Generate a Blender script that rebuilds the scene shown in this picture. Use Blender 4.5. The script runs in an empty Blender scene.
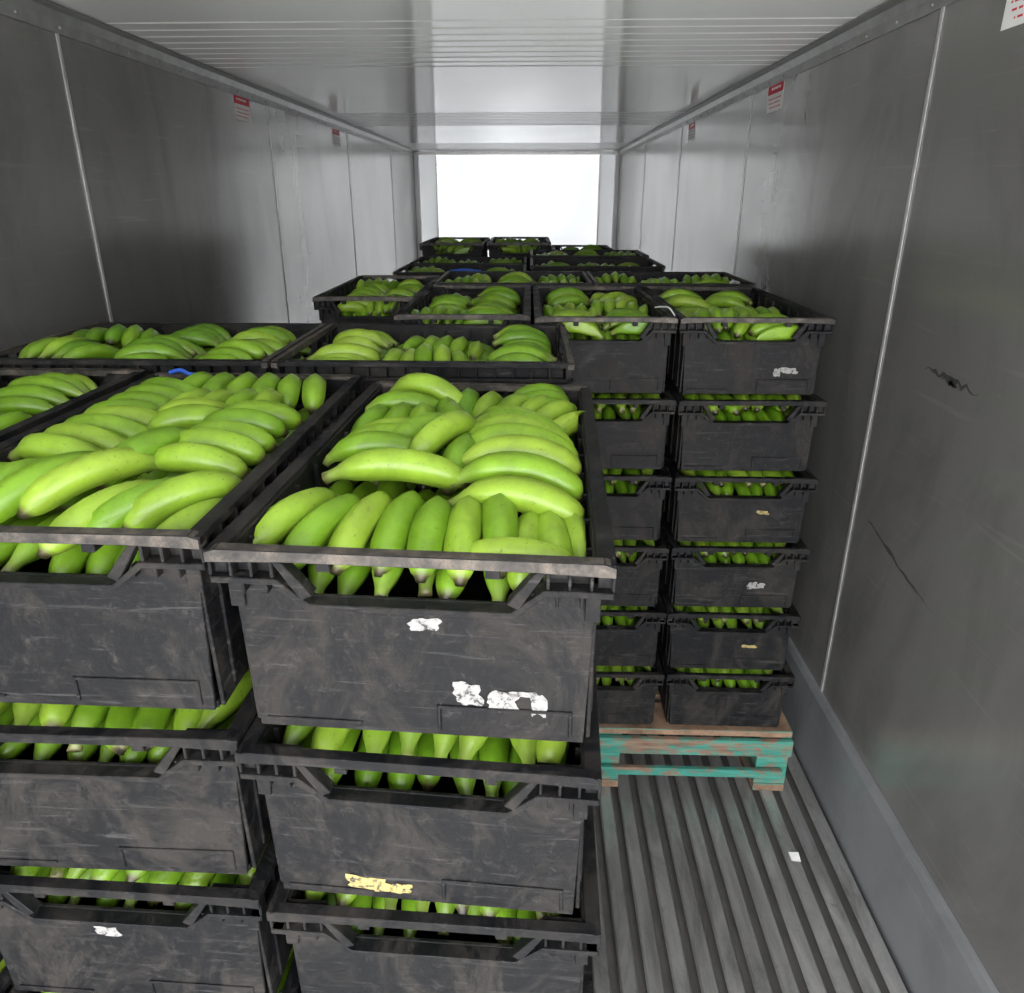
import bpy, bmesh, math, random
from mathutils import Vector, Matrix
R=math.radians
CZ=1.85
XL,XR=-1.312,0.978
YB,YO=7.65,-0.7
ZC=2.34

# ---------------------------------------------------------------- materials
def mat(name):
    m=bpy.data.materials.new(name); m.use_nodes=True
    nt=m.node_tree; b=nt.nodes['Principled BSDF']; return m,nt,b
def noise(nt,scale,detail=4,rough=.6,vec=None,dist=0):
    n=nt.nodes.new('ShaderNodeTexNoise'); n.inputs['Scale'].default_value=scale
    n.inputs['Detail'].default_value=detail; n.inputs['Roughness'].default_value=rough
    n.inputs['Distortion'].default_value=dist
    if vec: nt.links.new(vec,n.inputs['Vector'])
    return n
def ramp(nt,src,stops):
    r=nt.nodes.new('ShaderNodeValToRGB'); e=r.color_ramp.elements
    while len(e)<len(stops): e.new(0.5)
    for i,(p,c) in enumerate(stops):
        e[i].position=p; e[i].color=(c,c,c,1) if isinstance(c,(int,float)) else (*c,1)
    nt.links.new(src,r.inputs['Fac']); return r
def coords(nt,scale=(1,1,1),kind='Object'):
    tc=nt.nodes.new('ShaderNodeTexCoord'); mp=nt.nodes.new('ShaderNodeMapping')
    mp.inputs['Scale'].default_value=scale
    nt.links.new(tc.outputs[kind],mp.inputs['Vector']); return mp.outputs['Vector']
def mix(nt,fac,a,b,mode='MIX'):
    m=nt.nodes.new('ShaderNodeMix'); m.data_type='RGBA'; m.blend_type=mode
    for i,v in ((0,fac),(6,a),(7,b)):
        if hasattr(v,'links'): nt.links.new(v,m.inputs[i])
        elif isinstance(v,(int,float)): m.inputs[i].default_value=v
        else: m.inputs[i].default_value=(*v,1)
    return m.outputs[2]
def bump(nt,b,src,s,d=.01):
    n=nt.nodes.new('ShaderNodeBump'); n.inputs['Strength'].default_value=s; n.inputs['Distance'].default_value=d
    nt.links.new(src,n.inputs['Height']); nt.links.new(n.outputs[0],b.inputs['Normal'])

def flat(name,col,rough=.6,metal=0,var=.15,sc=20):
    m,nt,b=mat(name)
    n=noise(nt,sc,vec=coords(nt))
    r=ramp(nt,n.outputs['Fac'],[(.3,tuple(c*(1-var) for c in col)),(.7,tuple(min(1,c*(1+var)) for c in col))])
    nt.links.new(r.outputs[0],b.inputs['Base Color'])
    b.inputs['Roughness'].default_value=rough; b.inputs['Metallic'].default_value=metal
    return m

def wall_mat(name,lo,hi,metal,r0,r1,spots=True):
    m,nt,b=mat(name)
    n=noise(nt,1.6,4,.55,coords(nt,(1,1,.4)),.3)
    r=ramp(nt,n.outputs['Fac'],[(.3,lo),(.7,hi)])
    col=r.outputs[0]
    if spots:
        n3=noise(nt,2.2,6,.65,coords(nt,(1,1.4,.5)),1.0)
        sm=ramp(nt,n3.outputs['Fac'],[(.48,0),(.72,.5)])
        col=mix(nt,sm.outputs[0],col,tuple(c*.5 for c in lo))
        n5=noise(nt,1,4,.6,coords(nt,(1,3,60)),.3)
        st=ramp(nt,n5.outputs['Fac'],[(.60,0),(.76,.25)])
        col=mix(nt,st.outputs[0],col,tuple(c*1.5 for c in hi))
    nt.links.new(col,b.inputs['Base Color'])
    n2=noise(nt,2.2,3,.5,coords(nt,(1,1,.6)),.3)
    rr=ramp(nt,n2.outputs['Fac'],[(.3,r0),(.7,r1)])
    nt.links.new(rr.outputs[0],b.inputs['Roughness'])
    b.inputs['Metallic'].default_value=metal
    n4=noise(nt,1.3,1,.3,coords(nt)); bump(nt,b,n4.outputs['Fac'],.2,.012)
    return m
M_wall=wall_mat('grey_steel_wall',(.25,.244,.235),(.32,.313,.303),.58,.16,.25)
M_kick=wall_mat('kick_plate_aluminium',(.26,.27,.28),(.33,.34,.35),.5,.32,.42)
M_ceil=wall_mat('ceiling_white',(.90,.90,.895),(.94,.94,.935),.0,.06,.11,False)
M_end=wall_mat('end_panel_white',(.86,.86,.86),(.92,.92,.92),.0,.25,.4,False)
M_trim=flat('trim_metal',(.30,.30,.295),.4,.4)
M_seam=flat('seam_strip',(.50,.50,.49),.35,.5)
def translucent_mat(name,c0,c1,f):
    m=bpy.data.materials.new(name); m.use_nodes=True; nt=m.node_tree; nt.nodes.clear()
    out=nt.nodes.new('ShaderNodeOutputMaterial'); tr=nt.nodes.new('ShaderNodeBsdfTranslucent'); p=nt.nodes.new('ShaderNodeBsdfPrincipled')
    n=noise(nt,1.0,2,.4,coords(nt,(1,1,1)),.1); r=ramp(nt,n.outputs['Fac'],[(.3,(c0,c0*1.015,c0*1.02)),(.7,(c1,c1*1.01,c1*1.015))])
    nt.links.new(r.outputs[0],tr.inputs['Color']); p.inputs['Base Color'].default_value=(.8,.8,.8,1); p.inputs['Roughness'].default_value=.25
    mx=nt.nodes.new('ShaderNodeMixShader'); mx.inputs[0].default_value=f
    nt.links.new(tr.outputs[0],mx.inputs[2]); nt.links.new(p.outputs[0],mx.inputs[1]); nt.links.new(mx.outputs[0],out.inputs[0]); return m
M_sheet=translucent_mat('translucent_door_sheet',.50,.60,.62)
M_sheet2=translucent_mat('backlit_end_wall',.36,.44,.55)  # solid end wall made translucent so sky from outside brightens its white strips
def floor_mat():
    m,nt,b=mat('tbar_floor_aluminium')
    v=coords(nt,(1,.25,1)); n=noise(nt,12,8,.7,v,.6)
    r=ramp(nt,n.outputs['Fac'],[(.3,(.20,.197,.19)),(.5,(.38,.377,.37)),(.75,(.60,.60,.59))])
    sp=noise(nt,30,6,.8,coords(nt)); s2=ramp(nt,sp.outputs['Fac'],[(.58,0),(.70,.5)])
    nt.links.new(mix(nt,s2.outputs[0],r.outputs[0],(.10,.095,.09)),b.inputs['Base Color']); b.inputs['Metallic'].default_value=.6
    b.inputs['Roughness'].default_value=.33
    bump(nt,b,noise(nt,60,4,.6,coords(nt)).outputs['Fac'],.15,.004); return m
M_floor=floor_mat()
M_groove=flat('floor_groove_dark',(.12,.115,.11),.7,.2)  # darker grey for the floor base between the bars
def crate_mat():
    m,nt,b=mat('black_crate_plastic')
    geo=nt.nodes.new('ShaderNodeNewGeometry')
    mp=nt.nodes.new('ShaderNodeMapping'); mp.inputs['Scale'].default_value=(1,1,.6); nt.links.new(geo.outputs['Position'],mp.inputs['Vector'])
    n=noise(nt,8,9,.8,mp.outputs[0],1.2)
    dust=ramp(nt,n.outputs['Fac'],[(.47,0),(.60,.85)])
    n2=noise(nt,50,7,.85,geo.outputs['Position'],.3)
    sc=ramp(nt,n2.outputs['Fac'],[(.55,0),(.68,.65)])
    mp2=nt.nodes.new('ShaderNodeMapping'); mp2.inputs['Scale'].default_value=(7,7,120); nt.links.new(geo.outputs['Position'],mp2.inputs['Vector'])
    n3=noise(nt,1,5,.7,mp2.outputs[0],.5); st=ramp(nt,n3.outputs['Fac'],[(.58,0),(.68,.6)])
    c=mix(nt,dust.outputs[0],(.0045,.005,.0062),(.030,.027,.024))
    c=mix(nt,sc.outputs[0],c,(.055,.050,.046))
    c=mix(nt,st.outputs[0],c,(.064,.062,.060))
    nt.links.new(c,b.inputs['Base Color'])
    rr=ramp(nt,n.outputs['Fac'],[(.38,.36),(.62,.8)]); nt.links.new(rr.outputs[0],b.inputs['Roughness'])
    b.inputs['Specular IOR Level'].default_value=.22
    bump(nt,b,n2.outputs['Fac'],.4,.003); return m
M_crate=crate_mat()
def bar_mat():
    m,nt,b=mat('worn_bale_arm')
    geo=nt.nodes.new('ShaderNodeNewGeometry')
    n=noise(nt,30,8,.75,geo.outputs['Position'],.4)
    r=ramp(nt,n.outputs['Fac'],[(.35,(.02,.019,.018)),(.50,(.055,.049,.043)),(.68,(.15,.125,.10))])
    nt.links.new(r.outputs[0],b.inputs['Base Color']); b.inputs['Roughness'].default_value=.5; b.inputs['Specular IOR Level'].default_value=.3; return m
M_bar=bar_mat()
def banana_mat():
    m,nt,b=mat('green_banana_skin')
    at=nt.nodes.new('ShaderNodeAttribute'); at.attribute_name='tint'
    tp=nt.nodes.new('ShaderNodeAttribute'); tp.attribute_name='tpos'
    c=ramp(nt,at.outputs['Fac'],[(0,(.105,.245,.010)),(.5,(.190,.360,.020)),(1,(.30,.455,.042))]).outputs[0]
    geo=nt.nodes.new('ShaderNodeNewGeometry')
    n=noise(nt,24,5,.6,geo.outputs['Position'],.4)
    v=ramp(nt,n.outputs['Fac'],[(.35,.72),(.65,1.0)])
    c=mix(nt,1.0,c,v.outputs[0],'MULTIPLY')
    n2=noise(nt,150,3,.7,geo.outputs['Position'])
    sp=ramp(nt,n2.outputs['Fac'],[(.63,0),(.70,.6)])
    c=mix(nt,sp.outputs[0],c,(.08,.085,.02))
    tip=ramp(nt,tp.outputs['Fac'],[(0,1),(.10,.6),(.24,0),(.92,0),(.965,1)])
    stemc=ramp(nt,tp.outputs['Fac'],[(0,(.13,.12,.05)),(.08,(.19,.27,.05)),(.95,(.08,.07,.025)),(1,(.012,.010,.006))])
    c=mix(nt,tip.outputs[0],c,stemc.outputs[0])
    nt.links.new(c,b.inputs['Base Color']); b.inputs['Roughness'].default_value=.34
    b.inputs['Specular IOR Level'].default_value=.5
    bump(nt,b,n.outputs['Fac'],.12,.004)
    return m
M_ban=banana_mat()
def pallet_mat():
    m,nt,b=mat('weathered_pallet_paint')
    n=noise(nt,9,8,.75,coords(nt,(1,1,2)),.6); f=ramp(nt,n.outputs['Fac'],[(.47,0),(.56,1)])
    n2=noise(nt,25,5,.7,coords(nt,(.3,1,3))); wd=ramp(nt,n2.outputs['Fac'],[(.3,(.12,.065,.045)),(.7,(.28,.19,.13))])
    te=ramp(nt,n2.outputs['Fac'],[(.3,(.02,.16,.12)),(.7,(.06,.30,.235))])
    nt.links.new(mix(nt,f.outputs[0],te.outputs[0],wd.outputs[0]),b.inputs['Base Color']); b.inputs['Roughness'].default_value=.75; return m
M_teal=pallet_mat()
M_wood=flat('pallet_wood',(.22,.14,.09),.8,0,.45,18)
def paper_mat(name,col):
    m,nt,b=mat(name); n=noise(nt,95,6,.75,coords(nt),.5)
    r=ramp(nt,n.outputs['Fac'],[(.40,(.03,.03,.03)),(.47,tuple(c*.75 for c in col)),(.7,col)])
    nt.links.new(r.outputs[0],b.inputs['Base Color']); b.inputs['Roughness'].default_value=.85; return m
M_paper=paper_mat('torn_paper',(.31,.305,.295))
M_yel=paper_mat('yellow_label',(.40,.32,.12))
M_red=flat('sticker_red',(.62,.02,.04),.5)
M_white=flat('sticker_white',(.85,.85,.83),.5,0,.04)
M_blue=flat('blue_tape',(.02,.10,.50),.5)
M_mark=flat('black_scuff',(.02,.02,.02),.9)
M_ground=flat('yard_concrete',(.62,.61,.60),.9,0,.1,2)

# ---------------------------------------------------------------- helpers
def box(bm,x0,x1,y0,y1,z0,z1,mi=0):
    vs=[bm.verts.new(p) for p in ((x0,y0,z0),(x1,y0,z0),(x1,y1,z0),(x0,y1,z0),(x0,y0,z1),(x1,y0,z1),(x1,y1,z1),(x0,y1,z1))]
    for f in ((0,3,2,1),(4,5,6,7),(0,1,5,4),(1,2,6,5),(2,3,7,6),(3,0,4,7)):
        fc=bm.faces.new([vs[i] for i in f]); fc.material_index=mi
def prism(bm,pts,a0,a1,axis='y',mi=0):
    f=(lambda p,a:(p[0],a,p[1])) if axis=='y' else (lambda p,a:(a,p[0],p[1]))
    A=[bm.verts.new(f(p,a0)) for p in pts]; B=[bm.verts.new(f(p,a1)) for p in pts]
    n=len(pts); fs=[bm.faces.new(A),bm.faces.new(B[::-1])]
    for i in range(n):
        fs.append(bm.faces.new((A[i],B[i],B[(i+1)%n],A[(i+1)%n])))
    for q in fs: q.material_index=mi
def finish(bm,name,mats,bev=0,link=True,smooth=False):
    bmesh.ops.recalc_face_normals(bm,faces=bm.faces[:])
    if bev: bmesh.ops.bevel(bm,geom=bm.edges[:],offset=bev,segments=1,affect='EDGES',clamp_overlap=True)
    me=bpy.data.meshes.new(name); bm.to_mesh(me); bm.free()
    for m in mats: me.materials.append(m)
    if smooth:
        for p in me.polygons: p.use_smooth=True
    if link: return add(name,me)
    return me
def add(name,me,parent=None):
    o=bpy.data.objects.new(name,me); bpy.context.scene.collection.objects.link(o)
    if parent: o.parent=parent
    return o

# ---------------------------------------------------------------- room
bm=bmesh.new(); box(bm,XL-.06,XL,YO,YB,0,ZC); wl=finish(bm,'wall_left',[M_wall])
bm=bmesh.new(); box(bm,XR,XR+.06,YO,YB,0,ZC); finish(bm,'wall_right',[M_wall])
bm=bmesh.new()
def groove_groups():
    g=[]
    for c in (0.9,2.45,4.6,6.9):
        for k in range(-4,5): g.append(c+k*.085)
    return [t for t in g if t<YB-.05]
pts=[(YO,ZC)]
for g in groove_groups():
    pts+= [(g-.010,ZC),(g-.004,ZC-.0022),(g+.004,ZC-.0022),(g+.010,ZC)]
pts+=[(YB,ZC)]
low=[(bm.verts.new((XL,a,b)),bm.verts.new((XR,a,b))) for a,b in pts]
for a,b in zip(low[:-1],low[1:]): bm.faces.new((a[0],b[0],b[1],a[1]))
box(bm,XL-.06,XR+.06,YO,YB,ZC+.001,ZC+.06)
finish(bm,'ceiling',[M_ceil])
bm=bmesh.new(); box(bm,XL-.06,XR+.06,YO,YB,-.09,-.035,1)
sp=.066; x=XL+.03
while x<XR-.05:
    prism(bm,[(x,-.008),(x+.005,-.001),(x+.022,0),(x+.039,-.001),(x+.044,-.008),(x+.025,-.010),(x+.025,-.036),(x+.019,-.036),(x+.019,-.010)],YO,YB,'y')
    x+=sp
finish(bm,'floor',[M_floor,M_groove])
for nm,s,X in (('baseboard_left',1,XL),('baseboard_right',-1,XR)):
    bm=bmesh.new()
    prism(bm,[(X+s*.001,.29),(X+s*.012,.285),(X+s*.022,.27),(X+s*.028,.0),(X+s*.028,-.03),(X+s*.001,-.03)],YO,YB,'y')
    finish(bm,nm,[M_kick])
for k,(s,X) in enumerate(((1,XL),(-1,XR))):
    bm=bmesh.new()
    prism(bm,[(X+s*.0005,ZC-.06),(X+s*.005,ZC-.06),(X+s*.007,ZC-.03),(X+s*.02,ZC-.008),(X+s*.055,ZC-.006),(X+s*.055,ZC-.0035),(X+s*.0005,ZC-.0035)],YO,YB,'y')
    y=YO+.1
    while y<YB:
        m=Matrix.Translation((X+s*.007,y,ZC-.045))@Matrix.Rotation(R(90),4,'Y')
        bmesh.ops.create_uvsphere(bm,u_segments=8,v_segments=5,radius=.005,matrix=m); y+=.16
    finish(bm,'trim_%d'%(k+1),[M_trim])
k=3
for s,X,ys in ((1,XL,(.5,1.95,3.42,4.87,6.35)),(-1,XR,(.38,1.76,3.14,4.52,5.9))):
    for yy in ys:
        bm=bmesh.new(); box(bm,min(X+s*.0005,X+s*.004),max(X+s*.0005,X+s*.004),yy-.006,yy+.006,.285,ZC-.06)
        finish(bm,'trim_%d'%k,[M_seam],.0008); k+=1
x0,x1=XL+.245,XR-.215
bm=bmesh.new(); box(bm,XL-.06,x0,YB,YB+.02,0,ZC); box(bm,x1,XR+.06,YB,YB+.02,0,ZC); box(bm,x0,x1,YB,YB+.02,ZC-.03,ZC); finish(bm,'wall_back',[M_sheet2])
bm=bmesh.new(); box(bm,x0+.001,x1-.001,YB+.021,YB+.025,0,ZC-.005)
finish(bm,'door_1',[M_sheet])
bm=bmesh.new()
for a,b in ((XL,XL+.05),(XR-.045,XR)):
    box(bm,a+.001,b,YB-.06,YB-.001,0,ZC-.01)
for a,b in ((x0-.015,x0+.004),(x1-.004,x1+.015)):
    box(bm,a,b,YB-.02,YB-.001,0,ZC-.05,1)
box(bm,XL+.001,XR-.001,YB-.07,YB-.001,ZC-.04,ZC-.008,1)
finish(bm,'trim_%d'%k,[M_end,M_seam],.003); k+=1
def sticker(side,y,z,w=.17,h=.11):
    X=XL if side<0 else XR; s=1 if side<0 else -1
    bm=bmesh.new()
    def b(y0,y1,z0,z1,t,mi): box(bm,min(X+s*.0004,X+s*t),max(X+s*.0004,X+s*t),y+y0,y+y1,z+z0,z+z1,mi)
    b(-w/2,w/2,-h/2,h/2,.0012,0)
    b(-w/2+.002,w/2-.002,.012,h/2-.002,.0016,1)
    for i,(p,q) in enumerate(((-.8,.8),(-.7,.75),(-.8,.6))):
        zz=-.004-i*.016; yy=p*w/2
        rnd=random.Random(i)
        while yy<q*w/2:
            l=.006+rnd.random()*.012; b(yy,min(yy+l,q*w/2),zz-.0045,zz,.0016,1); yy+=l+.006
    rnd=random.Random(9); yy=-.65*w/2
    while yy<.55*w/2:
        l=.006+rnd.random()*.006; b(yy,yy+l,.027,.036,.002,0); yy+=l+.006
    finish(bm,'warning_sticker',[M_white,M_red])
sticker(-1,3.13,CZ+.385); sticker(-1,4.6,CZ+.385); sticker(1,1.45,CZ+.385); sticker(1,2.85,CZ+.385); sticker(1,4.25,CZ+.385)
def scuff(y0,z0,y1,z1,w,seed,name='wall_scuff'):
    rnd=random.Random(seed); bm=bmesh.new(); n=14; A=[];B=[]
    for i in range(n+1):
        t=i/n; yy=y0+(y1-y0)*t; zz=z0+(z1-z0)*t+rnd.uniform(-.3,.3)*w
        ww=w*math.sin(math.pi*min(.97,max(.03,t)))*rnd.uniform(.3,1)
        A.append(bm.verts.new((XR-.0008,yy,zz+ww/2))); B.append(bm.verts.new((XR-.0008,yy,zz-ww/2)))
    for i in range(n): bm.faces.new((A[i],A[i+1],B[i+1],B[i]))
    finish(bm,name,[M_mark])
scuff(1.56,CZ-.40,1.36,CZ-.41,.024,1); scuff(1.50,CZ-.405,1.42,CZ-.42,.014,4)
scuff(1.70,CZ-.88,1.42,CZ-.95,.016,2); scuff(1.56,CZ-.92,1.34,CZ-.96,.008,3)

# ---------------------------------------------------------------- crates
def crate_mesh(w,d,H,name,barmat):
    bm=bmesh.new(); W=w/2; D=d/2; i=.017; bx=W-i; by=D-i; t=.005; fz=-.032
    bx2=bx-.008; by2=by-.008
    for s in (-1,1):
        a,b=(s*by,s*(by-t)); nb=W*.50; ntp=W*.66
        prism(bm,[(-bx2,-H),(bx2,-H),(bx,fz),(ntp,fz),(nb,-.060),(-nb,-.060),(-ntp,fz),(-bx,fz)],min(a,b),max(a,b),'y')
        for q in (-1,1):
            xs=sorted((q*ntp,q*bx)); box(bm,xs[0],xs[1],min(a,b),max(a,b),fz,-.004)
            for r in range(4):
                xr=q*(ntp+.004+(W-.006-ntp)*r/3); ya,yb=sorted((s*(D-.003),s*by))
                box(bm,xr-.0018,xr+.0018,ya,yb,fz,-.010)
            ya,yb=sorted((s*(D-.001),s*(by+.001)))
            prism(bm,[(q*(ntp+.002),-.012),(q*(ntp-.008),-.012),(q*(nb-.004),-.05),(q*(nb+.008),-.056)],ya,yb,'y')
            for r in range(3):
                xr=q*(nb+.022+(W-.03-nb)*r/3.0); ya,yb=sorted((s*(D-.006),s*by))
                prism(bm,[(xr-.0018,fz-.007),(xr+.0018,fz-.007),(xr+.0018,-.054),(xr-.0018,-.054)],ya,yb,'y')
            xs=sorted((q*(bx+.004),q*(bx-.012))); box(bm,xs[0],xs[1],min(s*by,s*(by+.004)),max(s*by,s*(by+.004)),-.075,fz)
        ya,yb=sorted((s*(D-.001),s*by)); e=.007
        prism(bm,[(-W+.002,fz),(-ntp,fz),(-nb,-.060),(nb,-.060),(ntp,fz),(W-.002,fz),(W-.002,fz-e),(ntp+.003,fz-e),(nb+.003,-.060-e),(-nb-.003,-.060-e),(-ntp-.003,fz-e),(-W+.002,fz-e)],ya,yb,'y')
        ya,yb=sorted((s*(D+.001),s*(D-.013)))
        prism(bm,[(-W,-.014),(-W,-.002),(-W+.012,.002),(W-.012,.002),(W,-.002),(W,-.014),(W*.62,-.011),(-W*.62,-.011)],ya,yb,'y',1)
        ya,yb=sorted((s*(D-.002),s*(by)))
        box(bm,-W*.45,-W*.38,ya,yb,-.022,-.010); box(bm,W*.38,W*.45,ya,yb,-.022,-.010)
        ya,yb=sorted((s*(by-.001),s*(by+.0025)))
        x0,x1=(bx2*.12,bx2*.93) if s<0 else (-bx2*.93,-bx2*.12)
        for (p,q2,u,v) in ((x0,x0+.004,-H+.008,-H+.040),(x1-.004,x1,-H+.008,-H+.040),(x0,x1,-H+.038,-H+.042)):
            box(bm,p,q2,ya,yb,u,v)
        box(bm,-bx2*.95,-bx2*.35,ya,yb,-H+.010,-H+.014)
        a,b=(s*bx,s*(bx-t))
        prism(bm,[(-by2,-H),(by2,-H),(by,fz),(by,-.004),(-by,-.004),(-by,fz)],min(a,b),max(a,b),'x')
        xa,xb=sorted((s*(W-.001),s*bx)); box(bm,xa,xb,-D+.002,D-.002,fz-.008,fz)
        xa,xb=sorted((s*W,s*(W-.019)));  box(bm,xa,xb,-D,D,-.010,0,0)
        for r in range(17):
            yr=-D+.012+(d-.024)*r/16; xa,xb=sorted((s*(W-.002),s*bx)); box(bm,xa,xb,yr-.0018,yr+.0018,fz,-.009)
        for r in range(9):
            yr=-by*.88+by*1.76*r/8
            xa,xb=sorted((s*(bx+.003),s*(bx-.001))); box(bm,xa,xb,yr-.003,yr+.003,-H+.012,fz)
            xa,xb=sorted((s*(bx-t+.001),s*(bx-t-.006))); box(bm,xa,xb,yr-.002,yr+.002,-H+.012,-.012)
    box(bm,-bx2,bx2,-by2,by2,-H,-H+.006)
    for q in (-1,1):
        for p in (-1,1):
            xs=sorted((q*bx2,q*(bx2-.03))); ys=sorted((p*by2,p*(by2-.04))); box(bm,xs[0],xs[1],ys[0],ys[1],-H-.004,-H)
    return finish(bm,name,[M_crate,barmat],.0009,False)

# ---------------------------------------------------------------- bananas
NR,NS=17,10
def banana(V,F,T,P,pos,head,pitch=0,roll=0,L=.18,r=.0185,bend=1.25,flip=1,tint=.5):
    Rr=L/bend; M=Matrix.Translation(pos)@Matrix.Rotation(R(head),4,'Z')@Matrix.Rotation(R(pitch),4,'Y')@Matrix.Rotation(R(roll),4,'X')
    base=len(V); top=Rr
    ts=[0,.05,.10,.16,.22,.30,.38,.46,.54,.62,.70,.78,.85,.90,.94,.97,1.0]
    rs=[.42,.38,.42,.60,.80,.94,.99,1.02,1.03,1.03,1.01,.98,.89,.76,.58,.36,.27]
    for i in range(NR):
        t=ts[i]; a=(t-.5)*bend*flip
        c=Vector((Rr*math.sin(a),0,Rr*math.cos(a)-top))
        rad=Vector((math.sin(a),0,math.cos(a))); sid=Vector((0,1,0)); rr=rs[i]
        for j in range(NS):
            b=2*math.pi*j/NS; m=1+.07*math.cos(5*b)
            p=c+(rad*math.cos(b)+sid*math.sin(b))*r*rr*m
            V.append(M@p); T.append(tint); P.append(t)
    for i in range(NR-1):
        for j in range(NS):
            a=base+i*NS+j; b=base+i*NS+(j+1)%NS
            F.append((a,b,b+NS,a+NS))
    F.append(tuple(base+j for j in range(NS))[::-1]); F.append(tuple(base+(NR-1)*NS+j for j in range(NS)))
def hand(L_,x,y,z,head,n,sp=.039,fan=4,pitch=0,L=.175,r=.0190,arc=.004,bend=1.35,rnd=None,flip=1):
    rnd=rnd or random
    h=R(head); px,py=-math.sin(h),math.cos(h); base=rnd.gauss(.5,.16)
    for i in range(n):
        o=i-(n-1)/2
        L_.append(dict(pos=(x+px*o*sp+rnd.uniform(-.003,.003),y+py*o*sp+rnd.uniform(-.003,.003),z-abs(o)**1.5*arc+rnd.uniform(-.006,.005)),
            head=head+o*fan+rnd.uniform(-4,4),pitch=pitch+rnd.uniform(-5,5),roll=-o*7*1+rnd.uniform(-12,12),
            L=L*rnd.uniform(.88,1.08),r=r*rnd.uniform(.92,1.05),bend=bend*rnd.uniform(.8,1.2),flip=flip,tint=min(1,max(0,rnd.gauss(base,.2)))))
def ban_mesh(items,name,lim=None,sx=1.0):
    V,F,T,P=[],[],[],[]
    for it in items:
        p=it['pos']; it=dict(it,pos=(p[0]*sx,p[1],p[2])); banana(V,F,T,P,**it)
    if lim:
        lx,ly,zt=lim
        V=[Vector((max(-lx,min(lx,v[0])),max(-ly,min(ly,v[1])),min(v[2],zt) if zt is not None else v[2])) if v[2]<.0 or zt is not None else v for v in V]
    me=bpy.data.meshes.new(name); me.from_pydata([tuple(v) for v in V],[],F)
    for nm,d in (('tint',T),('tpos',P)):
        a=me.attributes.new(nm,'FLOAT','POINT'); a.data.foreach_set('value',d)
    for p in me.polygons: p.use_smooth=True
    me.materials.append(M_ban); me.update(); return me
def fill(rnd,lx,ly,z):
    it=[]
    nx=int(2*(lx-.02)/.038)+1
    for row in range(4):
        yy=-ly+.085+row*(2*ly-.17)/3
        for i in range(nx):
            xx=-lx+.022+i*(2*lx-.044)/(nx-1)
            it.append(dict(pos=(xx,yy+rnd.uniform(-.01,.01),z+rnd.uniform(-.008,.008)),head=90+rnd.uniform(-9,9),pitch=rnd.uniform(-6,6),roll=rnd.uniform(-10,10),
               L=.165*rnd.uniform(.9,1.1),r=.0188,bend=1.0,flip=rnd.choice((1,-1)),tint=rnd.uniform(.1,.5)))
    return it
def top_random(seed,lx,ly,z0=-.012,hds=None):
    rnd=random.Random(seed); it=fill(rnd,lx,ly,z0-.043)
    ny=3
    for r_ in range(ny):
        for c in range(2):
            cx=(-.5+c)*lx*.95; cy=-ly+ly/ny+2*ly/ny*r_
            hd=rnd.choice((0,0,8,90,80,100,35,-35,-12))
            if hds: hd=hds[r_*2+c]
            n=5 if abs(hd)<20 or hd>60 else 4
            s=.037
            hand(it,cx+rnd.uniform(-.01,.01),cy+rnd.uniform(-.015,.015),z0+rnd.uniform(-.010,.016),hd,n,s,rnd.choice((-5,4,6)),rnd.uniform(-8,8),.158,r=.0184,rnd=rnd,flip=rnd.choice((1,-1)))
    return it
def low_items(seed,lx,ly):
    rnd=random.Random(seed); it=fill(rnd,lx,ly,-.07)
    for e in (-1,1):
        n=int(2*(lx-.02)/.041)+1
        for i in range(n):
            xx=-lx+.022+i*(2*lx-.044)/(n-1)
            it.append(dict(pos=(xx,e*(ly-.082)+rnd.uniform(-.016,.006),-.018+rnd.uniform(-.014,.004)),head=90+rnd.uniform(-20,20),pitch=rnd.uniform(0,9)*e*-1,roll=rnd.uniform(-10,10),
              L=.16,r=.0198,bend=1.15,flip=e*rnd.choice((1,-1)),tint=rnd.uniform(.3,1)))
    for i in range(9):
        yy=-ly+.16+i*(2*ly-.32)/8
        for c in (-1,1):
            it.append(dict(pos=(c*(lx-.092),yy,-.024+rnd.uniform(-.006,.004)),head=rnd.uniform(-12,12),pitch=0,roll=0,L=.165,r=.0195,bend=1.0,flip=c,tint=rnd.uniform(.2,.9)))
    return it

CF=crate_mesh(.416,.62,.235,'plastic_crate',M_bar); CFd=crate_mesh(.416,.62,.235,'plastic_crate',M_crate)
CB=crate_mesh(.385,.60,.205,'plastic_crate',M_bar); CBd=crate_mesh(.385,.60,.205,'plastic_crate',M_crate)
LX,LY=.178,.284; LXb,LYb=.163,.274
LOWF=[ban_mesh(low_items(s,LX,LY),'green_bananas',(LX,LY,.006)) for s in (1,2,3)]
LOWB=[ban_mesh(low_items(s,LXb,LYb),'green_bananas',(LXb,LYb,.006)) for s in (4,5)]
TOPB=[ban_mesh(top_random(s,LXb-.008,LYb,-.024,h),'green_bananas',(LXb,LYb,None)) for s,h in ((11,(80,0,8,95,0,-20)),(12,(0,10,90,80,0,35)),(13,(90,-8,0,8,80,0)),(14,(0,85,-10,0,90,12)))]
TOPF=[ban_mesh(top_random(s,LX,LY,-.012,h),'green_bananas',(LX,LY,None)) for s,h in ((21,(8,-5,0,90,80,0)),(22,(86,92,5,-8,95,84)),(23,(80,95,100,90,-8,15)))]

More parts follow.
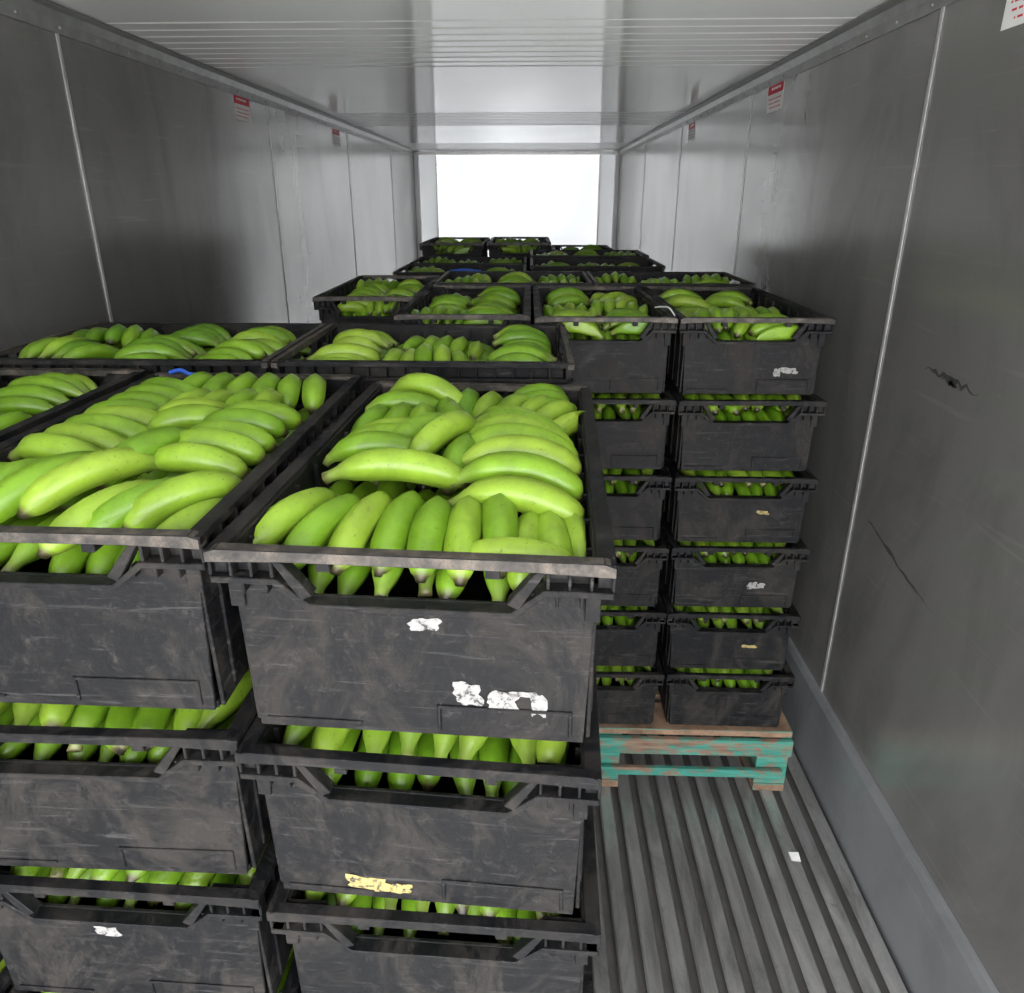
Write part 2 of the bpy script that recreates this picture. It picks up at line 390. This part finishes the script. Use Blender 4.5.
rnd=random.Random(77)
A=fill(rnd,LX,LY,-.062)
xs=[-.152,-.112,-.072,-.032,.006,.043,.080,.112,.138,.166]
hd=[60,66,78,85,90,92,97,86,98,102]
for i,(x_,h_) in enumerate(zip(xs,hd)):
    A.append(dict(pos=(x_,-.203+rnd.uniform(-.008,.010)-(i>6)*.010,-.014+rnd.uniform(-.005,.005)-(i>6)*.012),head=h_,pitch=-6,roll=rnd.uniform(-6,6),L=.155*rnd.uniform(.95,1.06),r=.0194,bend=1.45,flip=-1,tint=rnd.uniform(.3,.95)))
A.append(dict(pos=(-.055,-.112,.014),head=3,pitch=2,roll=0,L=.195,r=.0202,bend=1.05,flip=1,tint=.85))
A.append(dict(pos=(-.06,-.075,.000),head=-4,pitch=0,roll=0,L=.17,r=.019,bend=1.0,flip=1,tint=.3))
for i,(yy,zz,hh) in enumerate(((-.160,.000,-8),(-.116,.014,-4),(-.070,.020,3),(-.023,.020,-4),(.025,.016,-12),(.068,.010,-18),(.108,.002,-24))):
    A.append(dict(pos=(.100-.003*i,yy,zz),head=hh,pitch=4,roll=-14+5*i,L=.185,r=.0202,bend=1.35,flip=1,tint=(.9,.55,.95,.6,.8,.5,.7)[i]))
A.append(dict(pos=(.10,-.255,-.020),head=-4,pitch=0,roll=0,L=.14,r=.015,bend=.8,flip=1,tint=.9))
for i,(yy,zz) in enumerate(((-.034,.008),(.010,.004),(.052,-.002))):
    A.append(dict(pos=(-.105,yy,zz),head=4+9*i,pitch=-2,roll=0,L=.155,r=.0192,bend=1.35,flip=1,tint=.4+.2*i))
for i,(x_,y_,zz,h_) in enumerate(((-.012,-.008,.026,55),(-.052,.02,.014,46),(.015,-.045,.004,82),(.03,.05,.002,76),(-.02,.095,.006,98))):
    A.append(dict(pos=(x_,y_,zz),head=h_,pitch=-6,roll=0,L=.150,r=.0196,bend=1.4,flip=-1,tint=(.85,.45,.3,.7,.5)[i]))
for i,(x_,y_,zz,h_) in enumerate(((-.145,.10,-.004,80),(-.105,.102,.0,88),(-.065,.095,.004,96),(-.035,.15,-.004,100))):
    A.append(dict(pos=(x_,y_,zz),head=h_,pitch=-8,roll=0,L=.135,r=.019,bend=1.4,flip=-1,tint=.25+.2*(i%3)))
A.append(dict(pos=(-.075,.215,.022),head=-14,pitch=10,roll=0,L=.19,r=.0200,bend=2.1,flip=1,tint=.8))
A.append(dict(pos=(-.11,.175,.004),head=8,pitch=4,roll=0,L=.15,r=.0188,bend=1.2,flip=1,tint=.4))
hand(A,.005,.215,-.004,84,4,.038,6,-8,.13,rnd=rnd,flip=-1)
hand(A,.115,.170,-.006,52,4,.038,7,-6,.135,rnd=rnd,flip=-1)
hand(A,.11,.235,-.002,14,3,.038,8,0,.135,rnd=rnd)
TA=ban_mesh(A,'green_bananas',(LX+.003,LY,None),1.04)
rnd=random.Random(78)
B=fill(rnd,LX,LY,-.06)
def put(lst,x_,y_,z_,h_,L=.185,r=.0203,bend=1.3,flip=1,pitch=0,tint=None):
    lst.append(dict(pos=(x_,y_,z_),head=h_+rnd.uniform(-4,4),pitch=pitch,roll=rnd.uniform(-8,8),L=L*rnd.uniform(.93,1.05),r=r*rnd.uniform(.94,1.04),bend=bend,flip=flip,tint=rnd.uniform(.25,1) if tint is None else tint))
for i in range(4): put(B,-.135+.046*i,-.205+.012*i,.000+.003*i,62-4*i,.18,bend=1.3,flip=-1,pitch=-5)
put(B,.048,-.215,-.014,55,.165,flip=-1,pitch=-6); put(B,.090,-.205,-.010,46,.165,flip=-1,pitch=-6); put(B,.130,-.195,-.006,40,.165,flip=-1,pitch=-6); put(B,.155,-.235,-.024,62,.14,flip=-1,pitch=-6)
for i in range(4): put(B,-.085,-.110+.046*i,.012-.002*i,-8+5*i,.175,pitch=4)
put(B,.035,-.105,.014,60,.155,flip=-1,pitch=-4)
for i in range(5): put(B,.10,-.118+.044*i,.006+.003*(i%2),-8+7*i,.155,pitch=3)
for i in range(4): put(B,-.12,.074+.044*i,.000,14-7*i,.15)
for i in range(4): put(B,-.03+.042*i,.115,.004,68+9*i,.14,.0196,1.4,-1,-6)
for i in range(6): put(B,-.08+.044*i,.225,.000,76+6*i,.135,.0196,1.4,-1,-8)
put(B,.02,.02,.010,22,.15); put(B,.0,.065,.006,12,.15)
TB=ban_mesh(B,'green_bananas',(LX+.003,LY,None),1.02)

def place(me,name,x,y,z,rot,sc=(1,1,1)):
    o=add(name,me); o.location=(x,y,z); o.rotation_euler=(0,0,R(rot)); o.scale=sc; return o
cnt=[0]
def stack(x,y,zs,cm,cmd,lows,top,rot=0,lean=(0,0),jit=.004,sc=(1,1,1)):
    rd=random.Random(int((x*131+y*977)*10)); out=[]
    for i,z in enumerate(zs):
        xx=x+lean[0]*i+(rd.uniform(-jit,jit) if i else 0); yy=y+lean[1]*i+(rd.uniform(-jit,jit) if i else 0)
        rr=rot+(rd.uniform(-.8,.8) if i else 0)
        c=place(cm if i==0 else cmd,'plastic_crate',xx,yy,z,rr,sc); out.append(c)
        bm_=top if i==0 else lows[(i+cnt[0])%len(lows)]
        place(bm_,'green_bananas',xx,yy,z,rr+(180 if (i and rd.random()<.5) else 0),sc)
    cnt[0]+=1
    return out
ZT=1.51
zf=[ZT-v for v in (0,.264,.512,.764,1.016)]
def zl(z,n=6):
    p=(z-.205-.2475)/(n-1); return [z-p*i for i in range(n)]
a=stack(-.107,.862,zf,CF,CFd,LOWF,TA,-2.6,(.002,0),.003)
b=stack(-.537,.882,[z+.010-.002*i for i,z in enumerate(zf)],CF,CFd,LOWF,TB,-1.0,(.001,0),.003)
stack(-.964,.895,[z+.014-.003*i for i,z in enumerate(zf)],CF,CFd,LOWF,TOPF[0],0)
stack(-.212,1.415,[z+.030-.0075*i for i,z in enumerate(zf)],CF,CFd,LOWF,TOPF[1],90.0,(0,0),.001,(.97,.965,1))
stack(-.818,1.415,[z+.030-.0075*i for i,z in enumerate(zf)],CF,CFd,LOWF,TOPF[2],90,(0,0),.001,(.97,.965,1))
Z2=1.556; ln=(.009,0)
r1=stack(.578,1.925,zl(Z2),CB,CBd,LOWB,TOPB[0],0,ln,.004,(1.01,1,1))
r2=stack(.193,1.925,zl(Z2),CB,CBd,LOWB,TOPB[1],0.3,ln,.004,(.95,1,1))
stack(-.177,1.95,zl(Z2),CB,CBd,LOWB,TOPB[2],0,(0,0),.002,(.93,1,1))
stack(-.510,2.24,zl(Z2),CB,CBd,LOWB,TOPB[3],0,(0,0),.002,(.83,.95,1))
stack(.505,2.46,zl(Z2+.005),CB,CBd,LOWB,TOPB[2],90,(0,0),.002,(1,.93,1))
stack(-.060,2.46,zl(Z2+.005),CB,CBd,LOWB,TOPB[1],90,(0,0),.002,(1,.93,1))
stack(.30,3.10,zl(Z2),CB,CBd,LOWB,TOPB[3],90)
stack(-.32,3.10,zl(Z2-.03),CB,CBd,LOWB,TOPB[0],90)
stack(.30,3.52,zl(Z2+.01),CB,CBd,LOWB,TOPB[1],90)
stack(-.32,3.52,zl(Z2-.03),CB,CBd,LOWB,TOPB[2],90)
stack(-.47,4.20,zl(Z2+.03),CB,CBd,LOWB,TOPB[0],0)
stack(-.07,4.20,zl(Z2+.033),CB,CBd,LOWB,TOPB[3],0)
stack(.33,4.20,zl(Z2-.02),CB,CBd,LOWB,TOPB[2],0)

# ---------------------------------------------------------------- pallets
def pallet(x0,x1,y0,y1,H=.242,name='wooden_pallet'):
    bm=bmesh.new(); t=.022
    n=7; step=(y1-y0)/n
    for i in range(n):
        box(bm,x0,x1,y0+i*step,y0+i*step+step*.78,H-t,H,1)
    for i in range(3):
        xa=x0+(x1-x0-.10)*i/2
        box(bm,xa,xa+.10,y0+.003,y1-.003,H-2*t,H-t-.0005,0)
        for j in range(3):
            ya=y0+.002+(y1-y0-.13)*j/2; box(bm,xa,xa+.10,ya,ya+.12,.03,H-2*t-.0005,0)
        box(bm,xa,xa+.10,y0,y1,.0,.029,1)
    box(bm,x0-.002,x1,y0-.016,y0-.001,H-.085,H-.024,0)
    box(bm,x0-.002,x1-.02,y0-.016,y0-.001,.07,.10,0)
    finish(bm,name,[M_teal,M_wood],.002)
pallet(-.335,.84,1.63,2.66); pallet(-1.15,.09,.57,1.60,.251); pallet(-.64,.62,2.88,3.74); pallet(-.68,.54,3.89,4.52)
pallet(-.70,-.345,1.96,2.54)

# ---------------------------------------------------------------- labels & bits
def patch(parent,x,z,w,h,seed,m,D=.31,i=.017,name='torn_label'):
    rd=random.Random(seed); bm=bmesh.new(); n=30; vs=[]
    y=-(D-i)-.0008; f1,f2,f3=rd.uniform(0,6),rd.uniform(0,6),rd.uniform(0,6)
    for k_ in range(n):
        a_=2*math.pi*k_/n; rr=.78+.12*math.sin(2*a_+f1)+.08*math.sin(5*a_+f2)+.05*math.sin(9*a_+f3); ca,sa=math.cos(a_),math.sin(a_)
        q=max(abs(ca),abs(sa)); vs.append(bm.verts.new((x+ca/q*w/2*rr,y,z+sa/q*h/2*rr)))
    bm.faces.new(vs)
    o=finish(bm,name,[m]); o.parent=parent; return o
patch(a[0],.012,-.089,.038,.020,1,M_paper); 
for s_,(px_,pz_,w_,h_) in enumerate(((.056,-.176,.040,.034),(.094,-.184,.046,.030),(.134,-.186,.020,.038),(.115,-.173,.036,.010))): patch(a[0],px_,pz_,w_,h_,s_+5,M_paper)
patch(a[1],-.07,-.211,.066,.028,9,M_yel); patch(a[1],-.030,-.215,.035,.018,20,M_yel)
patch(b[2],-.02,-.10,.040,.022,11,M_paper)
patch(r1[0],.10,-.14,.05,.02,12,M_paper,.30); patch(r1[0],.07,-.145,.02,.03,13,M_paper,.30)
patch(r1[3],.05,-.13,.03,.03,14,M_paper,.30); patch(r1[3],.075,-.13,.03,.02,15,M_paper,.30)
patch(r1[4],.06,-.12,.05,.014,16,M_yel,.30); patch(r1[2],.06,-.11,.04,.014,17,M_yel,.30)
patch(r2[2],-.05,-.10,.04,.12,18,M_paper,.30)
def tube(pts,r,m,name):
    cu=bpy.data.curves.new(name,'CURVE'); cu.dimensions='3D'; cu.bevel_depth=r; cu.bevel_resolution=2
    s=cu.splines.new('BEZIER'); s.bezier_points.add(len(pts)-1)
    for p,q in zip(s.bezier_points,pts): p.co=q; p.handle_left_type=p.handle_right_type='AUTO'
    o=bpy.data.objects.new(name,cu); bpy.context.scene.collection.objects.link(o); cu.materials.append(m); return o
tube([(-.70,1.185,ZT+.014),(-.675,1.18,ZT+.020),(-.655,1.175,ZT+.014),(-.63,1.185,ZT+.012)],.004,M_blue,'blue_cable_tie')
tube([(-.36,2.90,Z2-.024),(-.30,2.89,Z2-.016),(-.22,2.91,Z2-.024)],.006,M_blue,'blue_cable_tie')
tube([(.372,1.645,Z2+.004),(.365,1.69,Z2+.016),(.355,1.73,Z2+.012),(.345,1.77,Z2+.004)],.002,M_white,'white_string')
bm=bmesh.new(); vs=[bm.verts.new(p) for p in ((-.012,-.012,0),(.014,-.015,.001),(.016,.012,.004),(-.012,.014,.001))]; bm.faces.new(vs)
o=finish(bm,'paper_scrap',[M_white]); o.location=(.79,1.41,.0012)
bm=bmesh.new(); box(bm,-30,30,-60,YO-.02,-1.05,-1.0); finish(bm,'ground',[M_ground])

# ---------------------------------------------------------------- light
w=bpy.data.worlds.new('sky'); bpy.context.scene.world=w; w.use_nodes=True
nt=w.node_tree; bg=nt.nodes['Background']; bg.inputs['Color'].default_value=(.98,.985,1,1); bg.inputs['Strength'].default_value=8.4
for y_,rx in ((YO,90),(YB+.08,-90)):
    L=bpy.data.lights.new('door_portal','AREA'); L.shape='RECTANGLE'; L.size=XR-XL; L.size_y=ZC; L.cycles.is_portal=True
    lo=bpy.data.objects.new('door_portal',L); bpy.context.scene.collection.objects.link(lo)
    lo.location=((XL+XR)/2,y_,ZC/2); lo.rotation_euler=(R(rx),0,0)
# ---------------------------------------------------------------- camera
cd=bpy.data.cameras.new('camera'); cam=bpy.data.objects.new('camera',cd); bpy.context.scene.collection.objects.link(cam)
cd.sensor_width=36; cd.sensor_fit='HORIZONTAL'; cd.lens=640/1024*36; cd.shift_y=-96.5/1024; cd.clip_start=.02
cam.location=(0,0,CZ); cam.rotation_euler=(R(90-17.6),0,R(1.62))
bpy.context.scene.camera=cam
bpy.context.scene.view_settings.view_transform='Standard'
bpy.context.scene.view_settings.exposure=0.0
